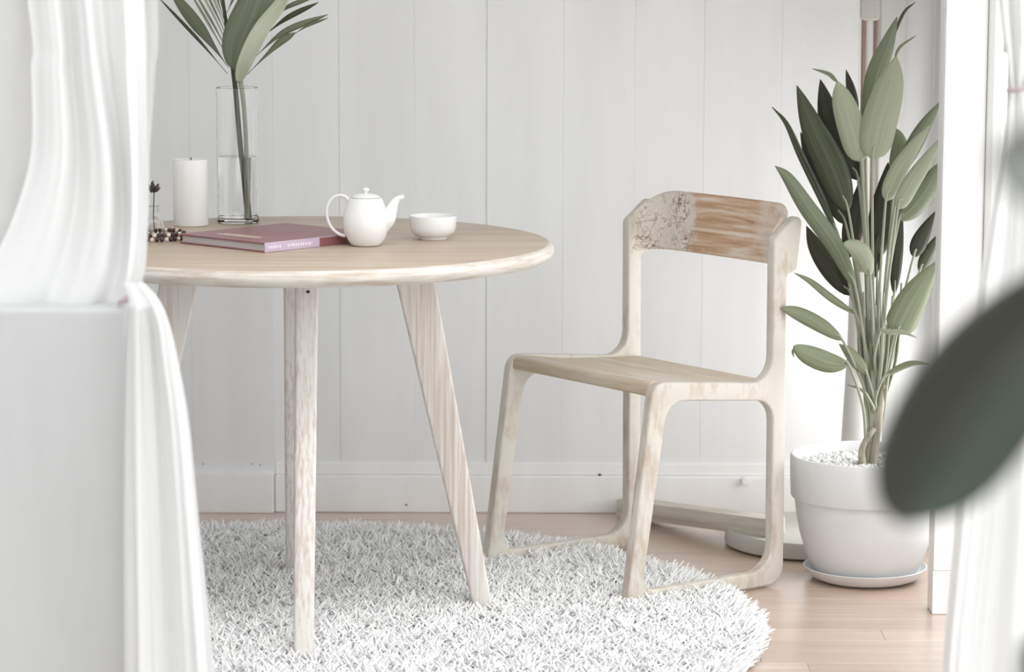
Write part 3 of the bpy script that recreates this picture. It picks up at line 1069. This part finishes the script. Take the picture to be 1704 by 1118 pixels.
# (blade path base->tip px, width m, depth base, depth tip, material, roll, shape, fold, petiole bottom px)
LV = [
    ([(1434, 270), (1418, 215), (1402, 165), (1393, 134)], 0.056, -0.06, -0.09, L_PALE, 0.1, 'paddle', 0.10, (1446, 600)),
    ([(1394, 136), (1380, 122), (1352, 114)], 0.013, -0.09, -0.10, L_MID, 0.9, 'lance', 0.2, None),
    ([(1452, 266), (1464, 205), (1482, 140), (1492, 92)], 0.072, -0.07, -0.10, L_PALE, 0.1, 'paddle', 0.12, (1456, 600)),
    ([(1490, 96), (1500, 78), (1524, 60)], 0.010, -0.10, -0.11, L_MID, 0.9, 'lance', 0.2, None),
    ([(1440, 210), (1458, 130), (1478, 75), (1493, 28)], 0.046, -0.01, -0.03, L_MID, 0.5, 'lance', 0.15, (1452, 560)),
    ([(1488, 60), (1505, 22), (1523, 4)], 0.010, 0.03, 0.05, L_DARK, 0.9, 'lance', 0.2, None),
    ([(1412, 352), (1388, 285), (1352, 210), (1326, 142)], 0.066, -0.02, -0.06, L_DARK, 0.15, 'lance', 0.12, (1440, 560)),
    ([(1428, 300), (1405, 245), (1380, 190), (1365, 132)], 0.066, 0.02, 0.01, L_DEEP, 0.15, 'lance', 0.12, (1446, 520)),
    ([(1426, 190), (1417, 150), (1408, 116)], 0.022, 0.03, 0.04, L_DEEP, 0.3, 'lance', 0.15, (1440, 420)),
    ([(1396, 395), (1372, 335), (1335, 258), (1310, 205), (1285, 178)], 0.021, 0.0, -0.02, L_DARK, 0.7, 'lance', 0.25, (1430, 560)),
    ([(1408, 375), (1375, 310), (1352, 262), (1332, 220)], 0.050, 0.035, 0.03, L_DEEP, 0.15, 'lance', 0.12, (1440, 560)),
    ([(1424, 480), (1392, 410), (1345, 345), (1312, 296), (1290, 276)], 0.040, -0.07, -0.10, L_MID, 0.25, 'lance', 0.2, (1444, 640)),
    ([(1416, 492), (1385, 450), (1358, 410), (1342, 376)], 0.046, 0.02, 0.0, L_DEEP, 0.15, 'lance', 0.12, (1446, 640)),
    ([(1424, 522), (1385, 495), (1350, 468), (1322, 454)], 0.018, -0.04, -0.06, L_OLIVE, 0.5, 'lance', 0.25, (1450, 660)),
    ([(1402, 566), (1368, 542), (1330, 522), (1300, 512)], 0.032, -0.06, -0.08, L_OLIVE, 0.2, 'oval', 0.12, (1450, 690)),
    ([(1412, 606), (1380, 603), (1345, 590), (1320, 576)], 0.044, -0.09, -0.12, L_OLIVE, 0.1, 'oval', 0.10, (1442, 745)),
    ([(1322, 578), (1319, 586), (1321, 594)], 0.006, -0.12, -0.12, L_MID, 0.5, 'lance', 0.2, None),
    ([(1443, 622), (1428, 603), (1412, 585), (1396, 572)], 0.030, -0.04, -0.05, L_OLIVE, 0.2, 'lance', 0.12, (1452, 690)),
    ([(1448, 460), (1440, 430), (1425, 412), (1404, 404)], 0.040, -0.10, -0.11, L_PALE, 0.25, 'oval', 0.2, (1452, 600)),
    ([(1474, 335), (1492, 290), (1518, 248), (1549, 206)], 0.036, -0.06, -0.06, L_PALE, 0.15, 'paddle', 0.12, (1460, 620)),
    ([(1494, 348), (1515, 308), (1540, 270), (1572, 222)], 0.036, -0.08, -0.07, L_PALE, 0.15, 'paddle', 0.12, (1464, 640)),
    ([(1498, 290), (1520, 245), (1542, 205), (1566, 168)], 0.036, 0.0, 0.01, L_MID, 0.25, 'lance', 0.12, (1470, 520)),
    ([(1488, 310), (1494, 270), (1498, 240), (1492, 214)], 0.036, 0.02, 0.03, L_OLIVE, 0.2, 'oval', 0.12, (1472, 500)),
    ([(1496, 366), (1520, 345), (1545, 310), (1568, 270)], 0.050, 0.02, 0.01, L_MID, 0.3, 'oval', 0.12, (1470, 580)),
    ([(1492, 556), (1508, 520), (1530, 480), (1562, 432)], 0.066, -0.05, -0.04, L_OLIVE, 0.15, 'paddle', 0.08, (1470, 690)),
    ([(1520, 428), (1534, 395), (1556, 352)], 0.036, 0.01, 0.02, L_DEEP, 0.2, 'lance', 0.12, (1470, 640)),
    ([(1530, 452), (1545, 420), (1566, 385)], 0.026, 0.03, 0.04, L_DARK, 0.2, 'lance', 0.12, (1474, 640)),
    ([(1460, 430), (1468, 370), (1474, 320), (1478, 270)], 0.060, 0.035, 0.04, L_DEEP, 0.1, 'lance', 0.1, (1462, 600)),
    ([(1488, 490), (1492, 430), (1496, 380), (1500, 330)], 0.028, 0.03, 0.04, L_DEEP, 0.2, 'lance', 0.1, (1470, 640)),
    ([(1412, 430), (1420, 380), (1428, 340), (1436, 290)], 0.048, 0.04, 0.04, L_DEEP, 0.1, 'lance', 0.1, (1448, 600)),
    ([(1470, 628), (1500, 612), (1522, 605), (1546, 606)], 0.016, -0.06, -0.09, L_OLIVE, 0.5, 'lance', 0.25, (1460, 690)),
    ([(1442, 656), (1430, 646), (1410, 640)], 0.006, -0.05, -0.06, L_MID, 0.5, 'lance', 0.2, (1452, 690)),
    ([(1466, 548), (1480, 554), (1500, 553), (1526, 562)], 0.014, -0.07, -0.08, L_PALE, 0.6, 'lance', 0.25, (1462, 650)),
    ([(1446, 470), (1456, 430), (1462, 390)], 0.030, 0.02, 0.03, L_DARK, 0.2, 'lance', 0.1, (1452, 640)),
]
for (pth, wd, d0, d1, mt, roll, shp, fold, pb) in LV:
    n_ = len(pth)
    P3 = [pat(q, d0 + (d1 - d0) * i / (n_ - 1)) for i, q in enumerate(pth)]
    lf = obj('leaf', local(leaf_bm(P3, wd, roll, fold, 22, 5, shp), invp), mt, pl)
    if pb:
        b0 = pat(pth[0], d0)
        e_ = pat(pb, -0.004)
        mid = b0.lerp(e_, 0.5) + (P3[0] - P3[1]).normalized() * 0.012
        root = pat((1455 + (pb[0] - 1455) * 0.4, 720), -0.006)
        st = tube([P3[1].lerp(P3[0], 0.6), b0, mid, e_, root], [0.0016, 0.0026, 0.0032, 0.0040, 0.0040], 8, 26)
        smooth(obj('petiole', local(st, invp), L_STEM, lf), 60)
# bundle of extra stalks
for i in range(17):
    x0 = 1437 + i * 2.7
    xt = 1426 + i * 4.6 + random.uniform(-4, 4)
    yt = random.uniform(420, 540)
    dy = random.uniform(-0.035, 0.03)
    wd_ = random.uniform(0.0032, 0.0052)
    st = tube([pat((xt, yt), dy), pat((xt * 0.6 + x0 * 0.4, 590), dy), pat((x0 * 0.6 + 1456 * 0.4, 670), -0.005), pat((1454 + (i - 8) * 0.9, 740), -0.004)], [wd_ * 0.5, wd_, wd_, 0.0036], 8, 20)
    smooth(obj('stalk', local(st, invp), L_STEM if i % 4 else L_MID, pl), 60)

# ================================================================== STAND BEHIND THE PLANT
sx, sy = 0.662, 6.505
stn = thing('floor_stand', 'tall pale slotted stand rising from a round grey base behind the plant pot', 'stand', (sx, sy, 0))
smooth(obj('base', lathe([(0, 0.0005), (0.178, 0.0005), (0.189, 0.006), (0.190, 0.012), (0.187, 0.032), (0.182, 0.038), (0, 0.038)], 96), STONE, stn), 40)
pcx, pcy = at(1446, 100, 6.58).x - sx, 6.58 - sy
smooth(obj('column', lathe([(0, 0.037), (0.054, 0.037), (0.052, 0.05), (0.044, 0.25), (0.036, 0.42), (0.034, 0.55), (0.030, 0.60), (0, 0.60)], 48, (pcx, pcy)), POLEW, stn), 40)
z1 = at(1446, 34, 6.58).z
for dx, rr_ in ((-0.0135, 0.0050), (0.0145, 0.0042)):
    o = obj('rod', tube([V((pcx + dx * 0.8, pcy - 0.004, 0.58)), V((pcx + dx, pcy - 0.004, z1 + 0.01))], rr_, 12, 3), CORD, stn)
    o['label'] = 'dark brown rod'
smooth(obj('pole', tube([V((pcx, pcy + 0.008, 0.58)), V((pcx, pcy + 0.008, z1 + 0.02))], 0.014, 20, 3), POLEW, stn), 50)
cap = arc_poly([(-0.0205, z1, 0.010), (0.0205, z1, 0.010), (0.0215, z1 + 0.055, 0.016), (-0.0215, z1 + 0.055, 0.016)])
b = plate(cap, [], 0.026, 0.004, lambda u, v, q: (pcx + u, pcy - q, v))
smooth(obj('clamp', b, STONE, stn), 50)['label'] = 'grey rounded clamp'
smooth(obj('pole', tube([V((pcx, pcy + 0.004, z1 + 0.05)), V((pcx, pcy + 0.004, 1.75))], 0.016, 20, 3), POLEW, stn), 50)

# plank leaning on the stand's base
p0, p1 = V((0.262, 6.815, 0.0215)), V((0.578, 6.405, 0.0595))
d = (p1 - p0)
ln = d.length
rz = math.atan2(d.y, d.x)
pitch = math.asin(d.z / ln)
b = bm_box(0, ln, -0.026, 0.026, -0.0205, 0.0205, 0.004, 2)
plank = obj('wooden_plank', b, BEAMW)
plank.location = p0
plank.rotation_euler = (0, -pitch, rz)
smooth(plank, 40)
tag(plank, 'weathered grey plank on the floor with one end on the round grey base', 'plank')

# ================================================================== CURTAINS
cl = thing('curtain', 'white curtain gathered on the half wall at the left edge of the picture', 'curtain', tuple(at(222, 500, 4.5)))
invc = Matrix.Translation(-cl.location)
rows = [-1450, -600, 0, 120, 250, 350, 430, 480, 507]
RX = [[-150, -40, 46, 52, 52, 26, -10, -40, -60],
      [-100, 15, 88, 98, 106, 96, 76, 62, 50],
      [-50, 60, 124, 135, 150, 152, 142, 130, 120],
      [10, 110, 160, 175, 195, 202, 198, 190, 180],
      [60, 160, 202, 209, 218, 221, 217, 210, 204],
      [110, 205, 240, 244, 246, 247, 243, 234, 224]]


def fold_u(s, t):
    k = 1 - 0.55 * max(0, (t - 0.55) / 0.45)
    return (0.022 * math.sin(2 * PI * (3.2 * s + 0.25 * t) + 0.6) + 0.005 * math.sin(2 * PI * 6.7 * s + 3 * t) + 0.001 * math.sin(2 * PI * 15 * s + 9 * t)) * k


b = sheet([[(x, y_) for x, y_ in zip(r, rows)] for r in RX], 90, 150, lambda t: 4.53, fold_u)
smooth(obj('drape', local(b, invc), CLOTH, cl), 180)
UX = [[-420, -380, -330, -330, -330, -330, -330, -330, -330], [-250, -220, -190, -190, -190, -185, -180, -175, -170],
      [-150, -90, -60, -60, -62, -60, -50, -40, -30], [-60, 10, 40, 40, 38, 45, 70, 100, 120], [0, 60, 112, 112, 110, 130, 165, 190, 200]]
b = sheet([[(x, y_) for x, y_ in zip(r, rows)] for r in UX], 90, 90, lambda t: 4.575, lambda s, t: 0.008 * math.sin(2 * PI * 4 * s + 1) * (1 - 0.5 * t) + 0.012 * max(0, (t - 0.6) / 0.4) * math.sin(26 * t - 9 * s))
smooth(obj('sheer_layer', local(b, invc), SHEER, cl), 180)
# second thin layer on the right edge
EX = [[110, 190, 225, 228, 232, 232, 230, 228, 222], [130, 225, 262, 258, 250, 247, 242, 234, 226]]
b = sheet([[(x, y_) for x, y_ in zip(r, rows)] for r in EX], 60, 12, lambda t: 4.56, lambda s, t: 0.004 * math.sin(6 * s))
smooth(obj('sheer_layer', local(b, invc), SHEER, cl), 180)
trow = [470, 498, 540, 600, 700, 850, 1000, 1118, 1382]
TX = [[206, 214, 211, 208, 206, 205, 206, 207, 208], [212, 222, 222, 222, 223, 225, 228, 230, 233], [220, 236, 245, 250, 256, 262, 267, 271, 276],
      [229, 252, 268, 277, 291, 303, 313, 321, 335], [239, 264, 282, 296, 314, 329, 345, 355, 375]]


def fold_t(s, t):
    k = min(1, 0.35 + t * 2)
    return (0.015 * math.sin(2 * PI * 2.1 * s + 0.9) + 0.006 * math.sin(2 * PI * 5.3 * s + 2 * t) + 0.002 * math.sin(2 * PI * 11 * s)) * k


b = sheet([[(x, y_) for x, y_ in zip(r, trow)] for r in TX], 90, 90, lambda t: 4.50 - 0.10 * min(1, t * 6), fold_t)
smooth(obj('tail', local(b, invc), CLOTH, cl), 180)
c0 = at(222, 492, 4.49)
ring = [c0 + V((0.022 * math.cos(a), 0.030 * math.sin(a), 0.010 * math.cos(a))) for a in [k * PI / 8 for k in range(17)]]
smooth(obj('tieback', local(tube(ring, 0.0028, 8, 60), invc), TIE, cl), 60)

cr = thing('curtain', 'white curtain tied high at the right edge behind the blurred dark leaf', 'curtain', tuple(at(1690, 145, 4.4)))
invc2 = Matrix.Translation(-cr.location)
rows2 = [-1450, -600, 0, 80, 146]
UX2 = [[1480, 1600, 1662, 1673, 1682], [1560, 1640, 1682, 1687, 1690], [1660, 1700, 1712, 1708, 1700], [1760, 1760, 1750, 1735, 1712]]
b = sheet([[(x, y_) for x, y_ in zip(r, rows2)] for r in UX2], 60, 70, lambda t: 4.4, lambda s, t: (0.018 * math.sin(2 * PI * 2.6 * s + 2.2) + 0.005 * math.sin(2 * PI * 7 * s)) * (1 - 0.6 * t))
smooth(obj('drape', local(b, invc2), CLOTH, cr), 180)
rows3 = [146, 280, 420, 520, 650, 850, 1000, 1118, 1382]
LX = [[1682, 1661, 1638, 1621, 1605, 1590, 1577, 1568, 1556], [1688, 1680, 1666, 1654, 1642, 1628, 1614, 1604, 1596],
      [1696, 1702, 1702, 1698, 1690, 1680, 1670, 1664, 1660], [1704, 1732, 1746, 1752, 1756, 1760, 1764, 1768, 1774], [1714, 1770, 1800, 1815, 1830, 1850, 1860, 1870, 1885]]
b = sheet([[(x, y_) for x, y_ in zip(r, rows3)] for r in LX], 90, 100, lambda t: 4.4, lambda s, t: (0.020 * math.sin(2 * PI * 2.3 * s + 2.4) + 0.006 * math.sin(2 * PI * 6.3 * s + 2 * t)) * min(1, 0.3 + 2 * t))
smooth(obj('tail', local(b, invc2), CLOTH, cr), 180)
c0 = at(1697, 146, 4.4)
ring = [c0 + V((0.0165 * math.cos(a), 0.026 * math.sin(a), 0.004 * math.cos(a))) for a in [k * PI / 8 for k in range(17)]]
smooth(obj('tieback', local(tube(ring, 0.0032, 8, 60), invc2), TIE, cr), 60)
smooth(obj('tieback', local(tube([c0 + V((0.01, -0.02, 0.001)), c0 + V((0.08, -0.01, 0.006)), c0 + V((0.30, 0.0, 0.03))], 0.0028, 8, 12), invc2), TIE, cr), 60)
# rods that carry the curtains, above the picture
zr = at(0, -1450, 4.5).z + 0.01
rod = thing('curtain_rod', 'white curtain rod across the opening above the picture', 'rod', (0, 4.48, zr))
obj('bar', tube([V((-1.88, 0, 0)), V((1.5, 0, 0))], 0.012, 16, 3), TRIM, rod)
for x in (-1.5, 0, 1.45):
    obj('bracket', tube([V((x, 0, 0)), V((x, 0, 2.602 - zr))], 0.008, 10, 3), TRIM, rod)
bm_ = obj('trim_4', bm_box(-2.6, 1.6, 4.42, 4.54, 2.6, 2.72, 0.004, 1), TRIM)
tag(bm_, 'white beam above the curtain opening, out of the picture', None, kind='structure')

# ================================================================== FOREGROUND LEAVES
rp = thing('rubber_plant', 'large blurred dark green leaves close to the camera at the right', 'plant', (0.52, 1.9, -0.13))
invr = Matrix.Translation(-rp.location)
stem = [V((0.52, 1.9, 0.1)), V((0.50, 1.9, 0.6)), V((0.485, 1.88, 1.0)), V((0.47, 1.87, 1.35))]
smooth(obj('stem', local(tube(stem, [0.014, 0.012, 0.009, 0.006], 12, 24), invr), BARK, rp), 60)
smooth(obj('pot', lathe([(0, 0.0), (0.12, 0.0), (0.155, 0.28), (0.165, 0.285), (0.165, 0.31), (0.150, 0.31), (0.145, 0.25), (0, 0.25)], 48), POTW, rp), 40)
smooth(obj('soil', lathe([(0, 0.262), (0.08, 0.26), (0.146, 0.255), (0.1, 0.248), (0, 0.248)], 32), BARK, rp), 40)
YL = 1.85
lf = [([(1850, 415), (1745, 515), (1645, 628), (1565, 742), (1520, 818), (1498, 872)], 0.085, 0.0, -0.10, 0.15),
      ([(1830, 200), (1775, 240), (1715, 280), (1668, 310)], 0.045, -0.3, -0.45, 0.1),
      ([(1790, 1060), (1740, 1110), (1695, 1140)], 0.05, 0.0, 0.0, 0.2)]
for (pth, wd, d0, d1, roll) in lf:
    P3 = [at(q[0], q[1], YL + d0 + (d1 - d0) * i / (len(pth) - 1)) for i, q in enumerate(pth)]
    o = obj('leaf', local(leaf_bm(P3, wd, roll, 0.22, 34, 9, 'rubber', 0.0008), invr), L_RUB, rp)
    j = min(stem, key=lambda q: (q - P3[0]).length)
    smooth(obj('petiole', local(tube([P3[0].lerp(P3[1], 0.05), P3[0].lerp(j, 0.5) + V((0, 0, 0.01)), j], 0.003, 8, 12), invr), L_STEM, o), 60)
